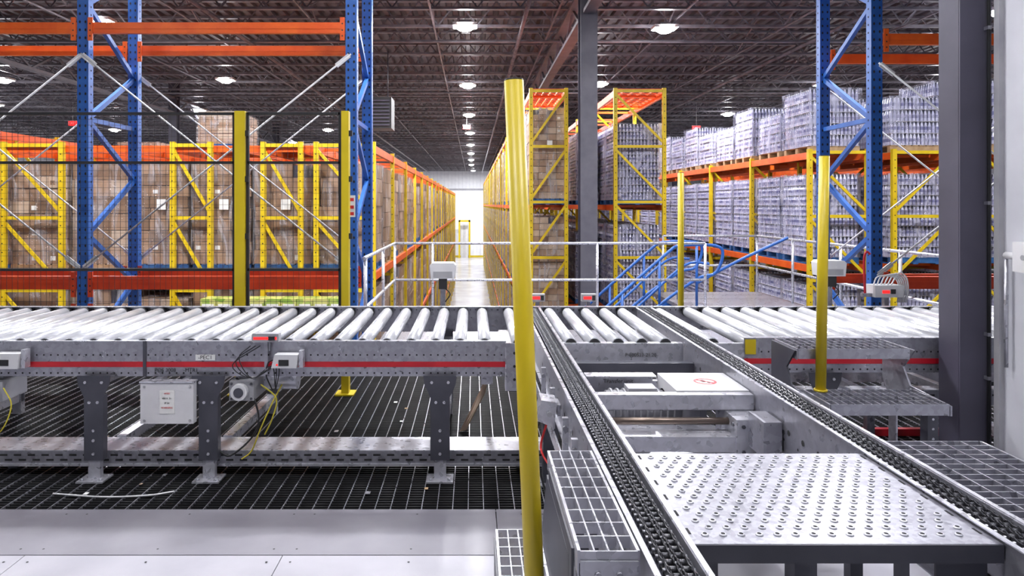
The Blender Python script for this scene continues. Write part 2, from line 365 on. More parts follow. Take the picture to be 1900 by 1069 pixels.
# ---------------------------------------------------------------- blue pallet racking (near)
def bluerack(X,bot,top,y0=7.27,y1=8.34):
    b=MB(); w=.06
    for y in (y0,y1):
        b.box(X-w,X+w,y-.012,y+.0,bot,top,BLUE);b.box(X-w,X-w+.012,y,y+.08,bot,top,BLUE);b.box(X+w-.012,X+w,y,y+.08,bot,top,BLUE)
        b.box(X-.1,X+.1,y-.05,y+.12,bot,bot+.012,BLUE)
        z=max(bot,-3)+.1
        while z<top: 
            b.disc((X-.03,y-.014,z),.011,HOLE,n=8,rz=.016);b.disc((X+.03,y-.014,z),.011,HOLE,n=8,rz=.016); 
            b.disc((X+w+.001,y+.04,z),.011,HOLE,'x',8); b.disc((X-w-.001,y+.04,z),.011,HOLE,'x',8); z+=.085
    z=top-.2;k=0
    while z>bot+.7:
        if k%2==0: b.beam((X,y0+.06,z),(X,y1+.02,z-.62),.045,.05,BLUE)
        else:
            b.beam((X,y1+.02,z),(X,y0+.06,z-.62),.045,.05,BLUE)
        if k%4==3: b.beam((X,y0+.05,z-.62),(X,y1,z-.62),.04,.05,BLUE)
        z-=.62;k+=1
    return b.done('blue_rack_upright')
XL=(-7.0,-4.15,-1.297); XR=(4.29,7.14)
for X in XL: bluerack(X,FL,3.6)
for X in XR: bluerack(X,MZ if X<5 else FL,3.6)
b=MB()
def hbeam(b,xa,xb,Y,z,m,h=.115):
    b.box(xa+.065,xb-.065,Y-.02,Y+.03,z-h/2,z+h/2,m); b.box(xa+.065,xb-.065,Y-.024,Y-.02,z-.012,z+.012,m)
    for x,s in ((xa+.065,1),(xb-.065,-1)):
        b.box(min(x,x+s*.05),max(x,x+s*.05),Y-.035,Y-.02,z-h/2-.08,z+h/2+.05,m)
        for dz in (-.09,-.03,.04): b.disc((x+s*.025,Y-.037,z+dz),.009,BLK,n=6)
for xa,xb in ((-9.8,-7.0),(-7.0,-4.15),(-4.15,-1.297)):
    hbeam(b,xa,xb,7.27,1.88,ORG); hbeam(b,xa,xb,8.34,1.88,ORG)
    hbeam(b,xa,xb,7.27,-.83,ORG2,.14); hbeam(b,xa,xb,8.34,-.86,ORG2,.13); hbeam(b,xa,xb,7.27,-1.15,ORG2,.1)
b.done('orange_rack_beams')
b=MB()
hbeam(b,4.29,7.14,7.27,1.76,ORG); hbeam(b,4.29,7.14,8.34,1.78,ORG); hbeam(b,4.29,7.14,7.27,-.83,ORG2,.13); hbeam(b,4.29,7.14,8.34,-.9,ORG2,.11)
b.done('orange_rack_beams')
b=MB()
def xb(b,xa,xc,Y,zt,zb):
    for p,q in (((xa,Y,zt),(xc,Y,zb)),((xc,Y+.03,zt),(xa,Y+.03,zb))):
        b.cyl(p,q,.010,WHT,6)
        for e,f in ((p,q),(q,p)):
            d=(Vector(f)-Vector(e)).normalized(); b.beam(Vector(e)+d*.02,Vector(e)+d*.2,.012,.05,WHT)
for xa,xc in ((-9.8,-7.0),(-7.0,-4.15),(-4.15,-1.297)):
    xb(b,xa,xc,7.22,1.6,-.68); xb(b,xa,xc,8.44,1.6,-.68)
xb(b,4.29,7.14,7.22,1.5,-.75); xb(b,4.29,7.14,8.44,1.5,-.75)
b.done('rack_brace_rods')
# ---------------------------------------------------------------- mesh guard fence
b=MB(); Y=6.0
for xa,xc in ((-5.6,-2.1),(-1.98,-1.17)):
    for z in (.8,.37,-.57): b.box(xa,xc,Y-.012,Y+.012,z-.012,z+.012,BLK)
    for x in (xa,xc): b.box(x-.012,x+.012,Y-.012,Y+.012,-1.5,.812,BLK)
    b.box(xa,xc,Y-.012,Y+.012,-1.5,-1.47,BLK)
    x=xa+.05
    while x<xc: b.beam((x,Y,-1.49),(x,Y,.8),.0024,.0024,BLK); x+=.05
    z=-1.45
    while z<.8: b.beam((xa,Y+.003,z),(xc,Y+.003,z),.0024,.0024,BLK); z+=.05 if z>-.5 else .1
for X,w in ((-2.04,.045),(-1.12,.032),(-5.7,.045)):
    b.box(X-w,X+w,Y-.04,Y+.04,MZ,.82,YEL); b.box(X-w-.05,X+w+.05,Y-.08,Y+.08,MZ,MZ+.012,YEL)
    for z in (.6,.2,-.3): b.box(X+w,X+w+.03,Y-.03,Y-.01,z,z+.05,BLK)
fe=b.done('mesh_guard_fence',0)
b=MB(); X=-1.297; b.box(X-.045,X+.045,7.25,7.254,-.13,.10,PAPER)
for z in (.05,-.03,-.1):
    b.box(X-.03,X+.03,7.247,7.25,z-.012,z+.022,INKR)
b.done('capacity_label')
# ---------------------------------------------------------------- mezzanine
b=MB(); bars=(-7.0,4.6)
y=3.73
while y<7.0: b.box(bars[0],bars[1],y,y+.005,MZ-.03,MZ-.004,BLK); y+=.032
x=bars[0]
while x<bars[1]: b.box(x,x+.0045,3.72,7.0,MZ-.03,MZ,GALV); x+=.085
b.box(-7.0,8,3.70,3.72,MZ-.2,MZ-.004,DKG)
b.done('mezzanine_grating')
b=MB(); b.box(-7,5.5,3.72,7.02,MZ-.45,MZ-.4,BLK)  # black sheet added below the grating, standing in for the dark void
b.box(-1.15,5.45,7.02,10.6,MZ-.06,MZ,GALV); b.box(3.4,5.45,10.6,13,MZ-.06,MZ,GALV)
for yy in (3.9,5.4,6.9): b.box(-7,5.4,yy,yy+.12,MZ-.4,MZ-.04,BLK)
for X in (-6.5,-3,1,4.8):
    for yy in (3.9,6.9): b.box(X-.1,X+.1,yy-.02,yy+.16,FL,MZ-.4,COL)
for X in (-1,3,5.2): b.box(X-.07,X+.07,10.35,10.5,FL,MZ-.06,COL)
b.done('mezzanine_frame')
b=MB()
b.box(-7,.12,3.238,3.72,MZ-.04,MZ,DECK); b.box(.125,4.5,3.238,3.72,MZ-.04,MZ,DECK)
x=-7.0
while x<4.6:
    b.box(x,x+1.216,1.2,3.232,MZ-.04,MZ-.001,DECK2); b.box(x,x+1.216,-1,1.195,MZ-.04,MZ-.001,DECK2)
    for xx in (x+.05,x+.6,x+1.16):
        for yy in (3.17,2.7,3.29,3.66): b.disc((xx,yy,MZ+.0015),.006,BLK,'z',6)
    x+=1.22
b.box(-7,4.6,3.232,3.238,MZ-.04,MZ-.01,BLK)
b.box(-7,4.6,-1,3.72,MZ-.3,MZ-.041,DKG)
b.done('mezzanine_floor')
# ---------------------------------------------------------------- galvanised guard rails
R=.021; b=MB()
zt,zm=-.59,-1.15
b.pipe([(-1.2,7.5,zt),(-1.2,10.45,zt),(3.55,10.45,zt)],R,GALVB); b.pipe([(-1.2,7.5,zm),(-1.2,10.45,zm),(3.55,10.45,zm)],R,GALVB)
for x,y in ((-1.2,7.6),(-1.2,9.1),(-1.2,10.45),(-.62,10.45),(1.9,10.45),(3.55,10.45)): b.cyl((x,y,MZ),(x,y,zt),R,GALVB)
b.box(-1.2,3.55,10.46,10.47,MZ,MZ+.1,GALV)
b.done('guard_rail')
b=MB()
for z in (zt,zm): b.pipe([(3.6,12.95,z),(5.38,12.95,z),(5.38,7.2,z)],R,GALVB)
for x,y in ((3.6,12.95),(5.38,12.95),(5.38,11.5),(5.38,10),(5.38,8.6),(5.38,7.2)): b.cyl((x,y,MZ),(x,y,zt),R,GALVB)
b.done('guard_rail')
# blue stair
b=MB()
for Y in (11.0,12.0):
    b.tube([(1.2,Y,-2.5),(2.2,Y,-1.6),(3.1,Y,-.8),(3.35,Y,-.66),(3.9,Y,-.66),(4.02,Y,-.8),(3.9,Y,-1.1),(3.6,Y,-1.2),(2.9,Y,-1.7),(2.2,Y,-2.4)],.026,BLUE,8,6)
    b.tube([(1.7,Y,-2.5),(2.7,Y,-1.6),(3.4,Y,-.98),(3.8,Y,-.95)],.022,BLUE,8)
    for x,z in ((2.4,-1.42),(3.0,-.9),(3.6,-.66)): b.cyl((x,Y,z-1),(x,Y,z),.022,BLUE,8)
    b.beam((3.5,Y,-1.75),(-1.25,Y,FL+.1),.03,.25,BLUE)
for i in range(22): b.box(3.2-i*.21,3.42-i*.21,11.0,12.0,-1.85-i*.248,-1.82-i*.248,GALV)
b.tube([(3.75,11.4,-1.3),(4.4,11.4,-.95),(5.25,11.4,-.55)],.026,BLUE,8)
b.done('mezzanine_stair')
# ---------------------------------------------------------------- roller conveyor
YF,YB=4.16,5.46
def holes(b,xa,xb,step,z,y=YF-.0015,r=.006,m=HOLE):
    x=xa
    while x<xb: b.disc((x,y,z),r,m,n=6); x+=step
def rollers(b,xa,xb,z=-.858,sp=.15,yf=YF+.03,yb=YB-.03):
    x=xa
    while x<xb:
        b.cyl((x,yf,z),(x,yb,z),.041,ROLL,20); b.cyl((x,yf-.02,z),(x,yb+.02,z),.012,BLK,6); b.cyl((x,yf-.004,z),(x,yf+.004,z),.036,BLK,16); b.cyl((x,yb-.03,z),(x,yb+.002,z),.042,BLK,16); x+=sp
def side(b,xa,xb,zt,zb,m=GALV,y=YF,out=-1,holerow=True,stripe=True):
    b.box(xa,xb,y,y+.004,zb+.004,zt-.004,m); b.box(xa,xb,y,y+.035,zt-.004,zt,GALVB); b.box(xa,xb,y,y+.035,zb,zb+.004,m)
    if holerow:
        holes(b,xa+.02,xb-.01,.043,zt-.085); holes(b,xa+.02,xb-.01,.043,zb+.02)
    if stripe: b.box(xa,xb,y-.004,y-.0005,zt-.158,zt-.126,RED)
def leg(b,X,Y,top=-1.03,s=1):
    d=.05
    b.prism([(X-.1,Y,top),(X+.1,Y,top),(X+.095,Y,top-.05),(X+.058,Y,top-.13),(X+.056,Y,-1.54),(X-.056,Y,-1.54),(X-.058,Y,top-.13),(X-.095,Y,top-.05)],(0,.006,0),DKG)
    b.box(X-.058,X-.052,Y+.001,Y+d,-1.54,top-.12,DKG); b.box(X+.052,X+.058,Y+.001,Y+d,-1.54,top-.12,DKG)
    b.box(X-.036,X+.036,Y+.008,Y+.045,MZ+.01,-1.4,GALVB); b.box(X-.08,X+.08,Y-.05,Y+.08,MZ,MZ+.01,GALVB)
    for dx,z in ((-.05,top-.04),(.05,top-.04),(-.025,top-.16),(.025,top-.16),(0,-1.36),(0,-1.42),(0,-1.5)):
        b.cyl((X+dx,Y-.006,z),(X+dx,Y,z),.009,GALVB,6)
    for dx in (-.055,.055): b.cyl((X+dx,Y-.02,MZ+.01),(X+dx,Y-.02,MZ+.022),.009,GALVB,6)
b=MB(); zt=-.83; zb=-1.045
for xa,xc in ((-6,-4.36),(-4.355,-2.003),(-1.998,.2)): side(b,xa,xc,zt,zb)
b.box(-2.01,-1.99,YF-.006,YF-.001,zb,zt,DKG)
b.box(-6,.2,YB,YB+.004,zb+.03,-.815,GALV); b.box(-6,.2,YB-.035,YB+.004,-.814,-.81,GALVB); holes(b,-6,.2,.043,-.84,YB-.002,.005)
rollers(b,-5.93,.15)
for X in (-5.2,-3.62,-2.286,-1.595,-.2):
    leg(b,X,4.11); b.box(X-.03,X+.03,4.44,5.4,-1.56,-1.5,GALVB); b.box(X-.035,X+.035,YF+.04,YB,-1.1,-1.045,GALV)
    b.box(X-.04,X+.04,YB-.04,YB-.01,-1.56,-1.0,DKG); b.box(X-.035,X+.035,YB-.045,YB,MZ,-1.5,GALVB)
b.box(-.0+.05,.12,YF+.02,YB,-1.1,-1.04,GALV)
# end plate
b.box(.2,.375,YF-.02,YF-.014,-1.13,-.84,GALV); b.box(.195,.2,YF-.02,YF+.1,-1.13,-.84,GALVB)
for z in (-.9,-.98,-1.06): b.disc((.25,YF-.022,z),.009,HOLE); b.disc((.33,YF-.022,z),.009,HOLE)
# long floor channel
for Y0,Y1,m in ((4.2,4.44,GALVB),):
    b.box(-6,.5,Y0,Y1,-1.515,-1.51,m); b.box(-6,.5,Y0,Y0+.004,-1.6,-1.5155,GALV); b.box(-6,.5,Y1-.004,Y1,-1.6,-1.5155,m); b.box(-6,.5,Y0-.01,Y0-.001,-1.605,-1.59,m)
    x=-6+.03
    while x<.48:
        b.box(x,x+.045,Y0-.0015,Y0-.0003,-1.545,-1.533,HOLE); b.box(x+.03,x+.075,Y0-.0015,Y0-.0003,-1.575,-1.563,HOLE); x+=.085
for x in (-5.5,-4.8,-2.9,-1.0,.3): b.box(x-.03,x+.03,4.3,4.36,MZ,-1.6,GALV)
conv=b.done('roller_conveyor')
text('-PEC1',.034,(-1.63,YF-.006,-.93),conv);
text('POS 3008',.032,(-1.875,YF-.003,-1.008),conv); text('-MTR1',.032,(-1.75+.03,YF-.003,-1.008),conv)
for X in (-1.63,): 
    c=MB(); c.box(X-.06,X+.06,YF-.005,YF-.0045,-.947,-.912,PAPER); o=c.done('label_plate'); o.location-=conv.location; o.parent=conv
# right section
b=MB()
side(b,1.65,4.3,-.81,-1.022)
b.box(.2,4.3,YB,YB+.004,-1.0,-.815,GALV); b.box(.2,4.3,YB-.035,YB+.004,-.814,-.81,GALVB); holes(b,.2,4.3,.043,-.84,YB-.002,.005)
rollers(b,.28,.40); rollers(b,.60,1.26,sp=.145); rollers(b,1.47,1.6); rollers(b,1.70,4.25,z=-.85)
b.box(.52,1.28,YF,YF+.005,-.955,-.8505,GALVB); b.box(.52,1.28,YF,YF+.05,-.85,-.845,GALVB); b.box(.52,1.28,YF-.03,YF,-.96,-.9555,GALV)
b.box(1.40,1.65,YF,YF+.005,-.955,-.8505,GALVB); b.box(1.40,1.65,YF,YF+.03,-.85,-.845,GALVB)
b.box(1.655,1.72,YF-.006,YF-.0045,-.91,-.82,YEL)
for X in (2.12,3.4):
    leg(b,X,4.11,-1.01); b.box(X-.03,X+.03,4.2,5.4,-1.5,-1.44,GALVB); b.box(X-.035,X+.035,YB-.045,YB,MZ,-1.0,DKG)
b.box(1.5,4.3,4.5,4.504,-1.32,-1.2245,GALV); b.box(1.5,4.3,4.5,4.6,-1.224,-1.22,GALVB)
x=1.55
while x<4.2: b.box(x,x+.045,4.498,4.4995,-1.26,-1.25,HOLE); b.box(x+.03,x+.075,4.498,4.4995,-1.295,-1.285,HOLE); x+=.085
b.box(1.5,4.3,5.2,5.26,-1.35,-1.27,GALVB)
b.box(1.5,4.3,4.9,4.94,MZ+.0,MZ+.05,RED)
for X in (1.75,2.6,3.2): b.box(X,X+.05,4.6,5.4,-1.3,-1.24,GALV); b.box(X,X+.05,4.505,4.55,MZ,-1.32,GALV)
c2=b.done('roller_conveyor'); text('P-600523-21.20',.03,(1.02,YF-.004,-.915),c2)
# ---------------------------------------------------------------- chain conveyors
def chain(X0):
    b=MB(); ya,yb=1.05,5.36; zt=-.815
    for s in (-1,1):
        x=X0+s*.052; b.box(x-.003,x+.003,ya,yb,-1.02,zt+.005,GALV); b.box(min(x,x+s*.022),max(x,x+s*.022),ya,yb,-1.025,-1.0205,GALV)
        b.box(min(x,x+s*.014),max(x,x+s*.014),ya,yb,zt+.0055,zt+.009,GALVB)
        y=ya+.05
        while y<4.0:
            b.disc((x+s*.0045,y,-.93),.012,HOLE,'x',8); b.disc((x-s*.0045,y,-.93),.012,HOLE,'x',8); b.disc((x+s*.0045,y+.04,-.97),.006,HOLE,'x',6); y+=.12
    b.box(X0-.046,X0+.046,ya,yb,-.87,-.85,DKG); b.box(X0-.018,X0+.018,ya,yb,-.8495,-.834,BLK)
    y=ya;p=.03;k=0
    while y<yb:
        o=.004 if k%2 else 0
        for dx in (-.026,-.004,.004,.026):
            xx=X0+dx+(o if dx>0 else -o)*(1 if abs(dx)>.01 else .3)
            z0,z1=-.831,-.807
            poly=[(xx,y-.012,z0+.006),(xx,y-.006,z0),(xx,y+p+.006,z0),(xx,y+p+.012,z0+.006),(xx,y+p+.012,z1-.006),(xx,y+p+.006,z1),(xx,y+p*.7,z1-.004),(xx,y+p*.3,z1-.004),(xx,y-.006,z1),(xx,y-.012,z1-.006)]
            b.prism(poly,(.003,0,0),RUB)
        b.cyl((X0-.036,y,-.819),(X0+.038,y,-.819),.0045,GALV,6)
        b.cyl((X0-.022,y,-.819),(X0-.006,y,-.819),.009,RUB,8); b.cyl((X0+.008,y,-.819),(X0+.024,y,-.819),.009,RUB,8)
        y+=p;k+=1
    # supports
    for y in (1.35,2.75,4.05):
        b.box(X0-.045,X0+.045,y,y+.09,MZ+.01,-1.026,DKG); b.box(X0-.08,X0+.08,y-.04,y+.13,MZ,MZ+.01,GALVB)
        for z in (-1.1,-1.2): b.cyl((X0,y-.006,z),(X0,y,z),.01,GALVB,6)
    b.cyl((X0-.03,yb,-.86),(X0+.03,yb,-.86),.04,RUB,16)
    return b.done('chain_conveyor')
chain(.46); chain(1.34)
# transfer unit between the chains
b=MB()
b.box(.52,1.28,3.96,4.02,-.99,-.92,DKG); b.box(.52,1.28,3.80,3.84,-1.05,-.98,GALVB)
b.box(.95,1.28,3.17,3.50,-.868,-.862,WHT); b.box(.944,.95,3.17,3.5,-.93,-.862,WHT)
b.box(.52,1.28,3.115,3.168,-.873,-.868,GALVB); b.box(.52,1.28,3.115,3.12,-.935,-.8735,GALVB); b.box(.52,1.28,3.12,3.165,-.94,-.9355,GALV)
b.cyl((.54,3.08,-.975),(1.2,3.08,-.975),.016,mat('bronze_shaft',(.22,.17,.14),rough=.35,metal=.8),12)
b.box(.6,1.15,3.0,3.1,-1.025,-1.02,GALVB); b.box(.6,1.15,2.996,3.0,-1.085,-1.02,GALVB)
b.box(1.15,1.278,2.98,3.24,-1.11,-.94,GALVB); b.box(1.2,1.276,2.82,2.979,-1.05,-.9,GALV)
b.cyl((.66,3.4,-1.0),(1.02,3.4,-1.0),.075,GREY,20)
for i in range(10): b.cyl((.68+i*.033,3.4,-1.0),(.69+i*.033,3.4,-1.0),.085,GREY,20)
b.cyl((1.02,3.4,-1.0),(1.1,3.4,-1.0),.09,GREY,20); b.box(.76,.9,3.34,3.44,-.93,-.90,GREY)
b.box(.58,.94,3.58,3.585,-1.06,-.88,GALVB); b.box(.58,.94,3.50,3.58,-.885,-.88,GALVB)
b.box(.52,1.28,3.2,3.7,-1.2,-1.17,GALV); b.box(.52,1.28,3.72,3.78,-1.12,-1.06,GALV)
b.box(.52,.575,3.25,3.75,-1.04,-.95,GALV); b.box(.53,.60,2.98,3.11,-1.1,-.95,GALVB)
b.box(.52,1.28,2.3,2.36,-1.02,-.94,GALVB); b.box(.52,1.28,2.62,2.67,-1.12,-1.05,GALV)
b.box(.52,1.28,2.67,2.95,-1.14,-1.13,GALV)
for i in range(16): b.box(.55+i*.045,.58+i*.045,2.298,2.2995,-.99,-.975,HOLE)
for i in range(14): b.box(.56+i*.05,.59+i*.05,2.618,2.6195,-1.09,-1.078,HOLE)
for dy in (3.0,3.18): 
    for z in (-.97,-1.06): b.cyl((1.144,dy+.02,z),(1.15,dy+.02,z),.01,GALV,6)
for x in (1.18,1.25):
    for z in (-.97,-1.08): b.cyl((x,2.974,z),(x,2.98,z),.009,DKG,6)
tu=b.done('transfer_unit')
text('Transfer unit',.03,(.76,3.578,-.925),tu)
s=MB(); cx,cy,z=1.13,3.33,-.861; n=32
for i in range(n):
    a,c=2*math.pi*i/n,2*math.pi*(i+1)/n
    s.add([(cx+.055*math.cos(a),cy+.055*math.sin(a),z),(cx+.055*math.cos(c),cy+.055*math.sin(c),z),(cx+.043*math.cos(c),cy+.043*math.sin(c),z),(cx+.043*math.cos(a),cy+.043*math.sin(a),z)],[(0,1,2,3)],RED)
s.beam((cx-.036,cy+.03,z),(cx+.036,cy-.03,z),.01,.001,RED); s.disc((cx-.008,cy+.008,z-.0004),.012,INK,'z',10,.024); s.disc((cx+.012,cy-.02,z-.0004),.008,INK,'z',8,.01)
o=s.done('no_step_symbol'); o.location-=tu.location; o.parent=tu
# perforated platform plate
b=MB(); x0,x1,y0,y1,z=.525,1.28,1.65,2.25,-.82
b.box(x0,x1,y0,y1,z-.005,z,PLATE); b.box(x0,x1,y0-.004,y0,z-.045,z-.001,DKG); b.box(x0,x0+.004,y0,y1,z-.04,z-.0055,DKG);b.box(x1-.004,x1,y0,y1,z-.04,z-.0055,DKG); b.box(x0+.005,x1-.005,y1-.004,y1,z-.05,z-.0055,GALV)
r=0;y=y0+.045
while y<y1-.03:
    x=x0+.05+(.0225 if r%2 else 0)
    while x<x1-.04:
        b.cyl((x,y,z-.001),(x,y,z+.004),.0105,GALVB,12,.0075); b.disc((x,y,z+.0044),.0055,HOLE,'z',10); x+=.045
    y+=.037;r+=1
for i in range(6):
    yy=y0+.05+i*.1; b.box(x0+.012,x0+.018,yy,yy+.03,z+.0002,z+.001,HOLE); b.box(x1-.018,x1-.012,yy,yy+.03,z+.0002,z+.001,HOLE)
for X in (x0+.03,x1-.07):
    for yy in (y0+.01,y1-.06): b.box(X,X+.04,yy,yy+.04,MZ,z-.0055,DKG)
b.box(x1-.16,x1-.04,y0+.002,y0+.009,-1.05,-.86,DKG); b.cyl((x1-.1,y0-.004,-.93),(x1-.1,y0+.002,-.93),.012,GALVB,8)
b.done('perforated_platform')
# open step gratings
def tread(b,x0,x1,y0,y1,z,nx,ny,h=.03,t=.004,m=GALVB,side=DKG):
    for i in range(nx+1):
        x=x0+(x1-x0)*i/nx; b.box(x-t/2,x+t/2,y0,y1,z-h,z,m)
    for j in range(ny+1):
        y=y0+(y1-y0)*j/ny; b.box(x0,x1,y-t/2,y+t/2,z-h,z-.001,m)
    b.box(x0-.006,x0-.002,y0,y1,z-.06,z,m); b.box(x1+.002,x1+.006,y0,y1,z-.06,z,m); b.box(x0,x1,y0-.005,y0-.002,z-.055,z,m)
b=MB()
tread(b,.25,.385,1.6,2.25,-.81,4,9); b.box(.237,.243,1.65,2.15,-1.2,-.83,DKG); b.box(.25,.385,1.588,1.593,-.9,-.83,GALVB)
for x in (.29,.34): b.cyl((x,1.58,-.86),(x,1.588,-.86),.008,GALV,8)
tread(b,.085,.229,1.93,2.42,-1.15,4,8); b.prism([(.2365,1.7,-.87),(.2365,2.2,-.87),(.2365,2.4,-1.2),(.2365,2.4,MZ),(.2365,2.3,MZ),(.2365,2.2,-1.25),(.2365,1.7,-1.1)],(.007,0,0),DKG)
b.prism([(.073,1.95,-1.17),(.073,2.4,-1.17),(.073,2.38,MZ),(.073,2.3,MZ),(.073,2.2,-1.25)],(.005,0,0),DKG)
b.done('access_step')
b=MB(); tread(b,1.43,1.78,1.3,2.4,-.83,5,26,m=GALV); 
for x in (1.44,1.76):
    for y in (1.4,2.3): b.box(x,x+.03,y,y+.04,MZ,-.86,DKG)
b.done('access_step')
b=MB()
tread(b,1.76,2.36,3.70,3.98,-.78,14,4,.02,m=GALV); tread(b,1.79,2.38,3.42,3.70,-1.0,14,4,.02,m=GALV)
for x in (1.742,2.39):
    b.prism([(x,3.70,-.79),(x,3.99,-.79),(x,3.99,-1.0),(x,3.93,-1.1),(x,3.93,MZ),(x,3.86,MZ),(x,3.86,-1.12),(x,3.74,-1.0),(x,3.42,-1.06),(x,3.42,-1.01),(x,3.74,-.99),(x,3.8,-.9)],(.01,0,0),DKG if x<2 else GALV)
b.box(2.33,2.385,3.5,3.56,MZ,-1.04,DKG)
for i in range(6): b.disc((2.357,3.498,-1.1-i*.05),.007,GALVB,n=6)
b.done('access_step')
# ---------------------------------------------------------------- yellow posts
def post(p0,p1,r=.028):
    b=MB(); b.cyl(p0,p1,r,YEL,28); d=(Vector(p1)-Vector(p0)).normalized(); b.cyl(Vector(p1),Vector(p1)+d*.004,r*.96,BLK,28)
    b.cyl(p0,(p0[0],p0[1],p0[2]+.01),r*2.2 if p0[2]<-1.2 else r*1.3,YEL,20); return b.done('yellow_guide_post')
post((.192,1.85,MZ),(.110,1.85,.336),.0265)
post((1.862,3.66,-.998),(1.882,3.66,.26),.0265)
post((2.22,7.3,MZ),(2.22,7.3,.34),.032)
# ---------------------------------------------------------------- sensors, boxes, cables on the conveyor front
def sensor(X,z,Y=YF-.02,name='photo_sensor_box',w=.11,h=.075):
    b=MB(); b.prism([(X-w/2,Y,z-h/2),(X+w/2,Y,z-h/2),(X+w/2+.01,Y,z+h/2),(X-w/2+.02,Y,z+h/2)],(0,-.07,0),WHT)
    b.box(X-.03,X+.03,Y-.073,Y-.0705,z-.025,z+.01,BLK); b.box(X+w/2+.011,X+w/2+.035,Y-.05,Y,z-h/2,z+h/2+.02,GALVB); b.box(X-w/2,X+w/2,Y+.0005,Y+.015,z-.02,z+.03,GREY)
    b.cyl((X-.04,Y-.072,z-.02),(X-.04,Y-.07,z-.02),.006,REDL,8); b.tube([(X-w/2,Y-.03,z),(X-w/2-.03,Y-.03,z-.02),(X-w/2-.05,Y+.0,z-.1),(X-w/2-.02,Y+.03,z-.2)],.004,BLK,6)
    return b.done(name)
sensor(-2.80,-.935,w=.16,h=.09); sensor(-1.13,-.935,w=.15,h=.08)
b=MB(); X,Y,z=-1.25,YF+.0,-.825
b.box(X-.08,X+.08,Y-.06,Y,z,z+.05,GREY); b.box(X-.07,X+.07,Y-.062,Y-.0605,z+.015,z+.03,REDL); b.box(X+.02,X+.06,Y-.065,Y-.0625,z+.012,z+.034,BLK)
b.box(X-.01,X+.01,Y-.04,Y-.036,z-.2,z,GALV); b.box(X-.02,X+.02,YF-.03,YF-.006,z-.06,z-.001,GALV)
for k in range(3): b.tube([(X-.1+.03*k,YF-.02,z-.03),(X-.16-.02*k,YF-.05,z-.1-.02*k),(X-.08,YF-.05,z-.22),(X+.03+.02*k,YF-.03,z-.15),(X+.05,YF-.02,z-.28-.02*k)],.003,BLK,6)
b.tube([(X-.2,YF+.02,-1.06),(X-.1,YF,-1.15),(X-.05,YF-.02,-1.3),(X-.1,YF,-1.42),(X-.22,YF-.02,-1.52),(X-.3,YF,-1.50)],.006,BLK,6)
b.tube([(X+.08,YF+.02,-1.1),(X+.02,YF,-1.22),(X-.04,YF-.02,-1.36),(X-.1,YF,-1.5),(X-.16,YF-.0,-1.55)],.0045,YCAB,6)
b.tube([(X-.05,YF+.02,-1.1),(X+.05,YF,-1.18),(X+.03,YF-.02,-1.3),(X-.02,YF,-1.4)],.0045,YCAB,6)
b.done('reflective_sensor_with_cables')
b=MB(); b.box(-1.975,-1.66,4.05,4.10,-1.30,-1.06,WHT); b.box(-1.98,-1.655,4.045,4.105,-1.058,-1.048,GALVB); b.box(-1.86,-1.77,4.047,4.0495,-1.24,-1.10,PAPER)
for x in (-1.95,-1.68):
    for z in (-1.28,-1.08): b.cyl((x,4.045,z),(x,4.05,z),.008,GREY,8)
b.box(-1.92,-1.88,4.106,4.2,-1.07,-1.046,GALV);b.box(-1.75,-1.71,4.106,4.2,-1.07,-1.046,GALV)
mb=b.done('motor_control_box',.004)
for i,t in enumerate(('-MTR1','400 V  3~','IP 54','WARNING')): text(t,.014,(-1.815,4.0455,-1.12-.028*i),mb,INKR if i in(0,3) else INK)
b=MB(); b.box(-1.48,-1.33,4.14,4.4,-1.19,-1.07,GREY); b.cyl((-1.41,4.10,-1.13),(-1.41,4.14,-1.13),.05,WHT,20); b.cyl((-1.41,4.095,-1.13),(-1.41,4.10,-1.13),.03,DKG,16); b.cyl((-1.3,4.3,-1.1),(-1.1,4.3,-1.1),.06,GALVB,18)
for x in (-1.465,-1.345):
    for z in (-1.175,-1.085): b.cyl((x,4.13,z),(x,4.14,z),.008,DKG,6)
b.box(-1.44,-1.38,4.2,4.3,-1.07,-1.046,GREY)
b.done('drive_motor',.004)
b=MB(); b.box(-2.98,-2.84,4.12,4.35,-1.19,-1.07,GREY); b.cyl((-2.9,4.09,-1.13),(-2.9,4.12,-1.13),.045,WHT,20); b.cyl((-2.9,4.085,-1.13),(-2.9,4.09,-1.13),.028,DKG,20); b.box(-2.93,-2.89,4.2,4.3,-1.07,-1.046,GREY)
b.tube([(-2.82,4.1,-1.1),(-2.76,4.08,-1.2),(-2.82,4.08,-1.35),(-2.95,4.1,-1.42)],.0045,YCAB,6)
b.done('drive_motor',.004)
# box beside the chain
b=MB(); b.prism([(.30,3.0,-.86),(.37,3.0,-.87),(.355,3.0,-.98),(.28,3.0,-.95)],(0,.12,0),GALVB); b.box(.37,.384,3.0,3.1,-.93,-.88,GALV)
b.cyl((.335,2.99,-.92),(.335,3.0,-.92),.012,GREY,8); b.tube([(.3,3.05,-.96),(.27,3.03,-1.05),(.30,3.0,-1.2),(.33,3.02,-1.3)],.005,BLK,6)
b.tube([(.33,3.05,-.97),(.30,3.03,-1.08),(.33,2.9,-1.12),(.33,2.7,-1.1)],.005,INKR,6)
b.done('sensor_junction_box')
b=MB(); 
for y in (2.5,2.75,3.2,3.6): b.box(.36,.384,y,y+.02,-1.05,-.86,GALVB); b.cyl((.37,y-.01,-.9),(.37,y,-.9),.011,GALV,8)
b.box(.352,.359,2.4,3.9,-1.06,-1.0,GALVB); b.done('chain_guide_bracket')
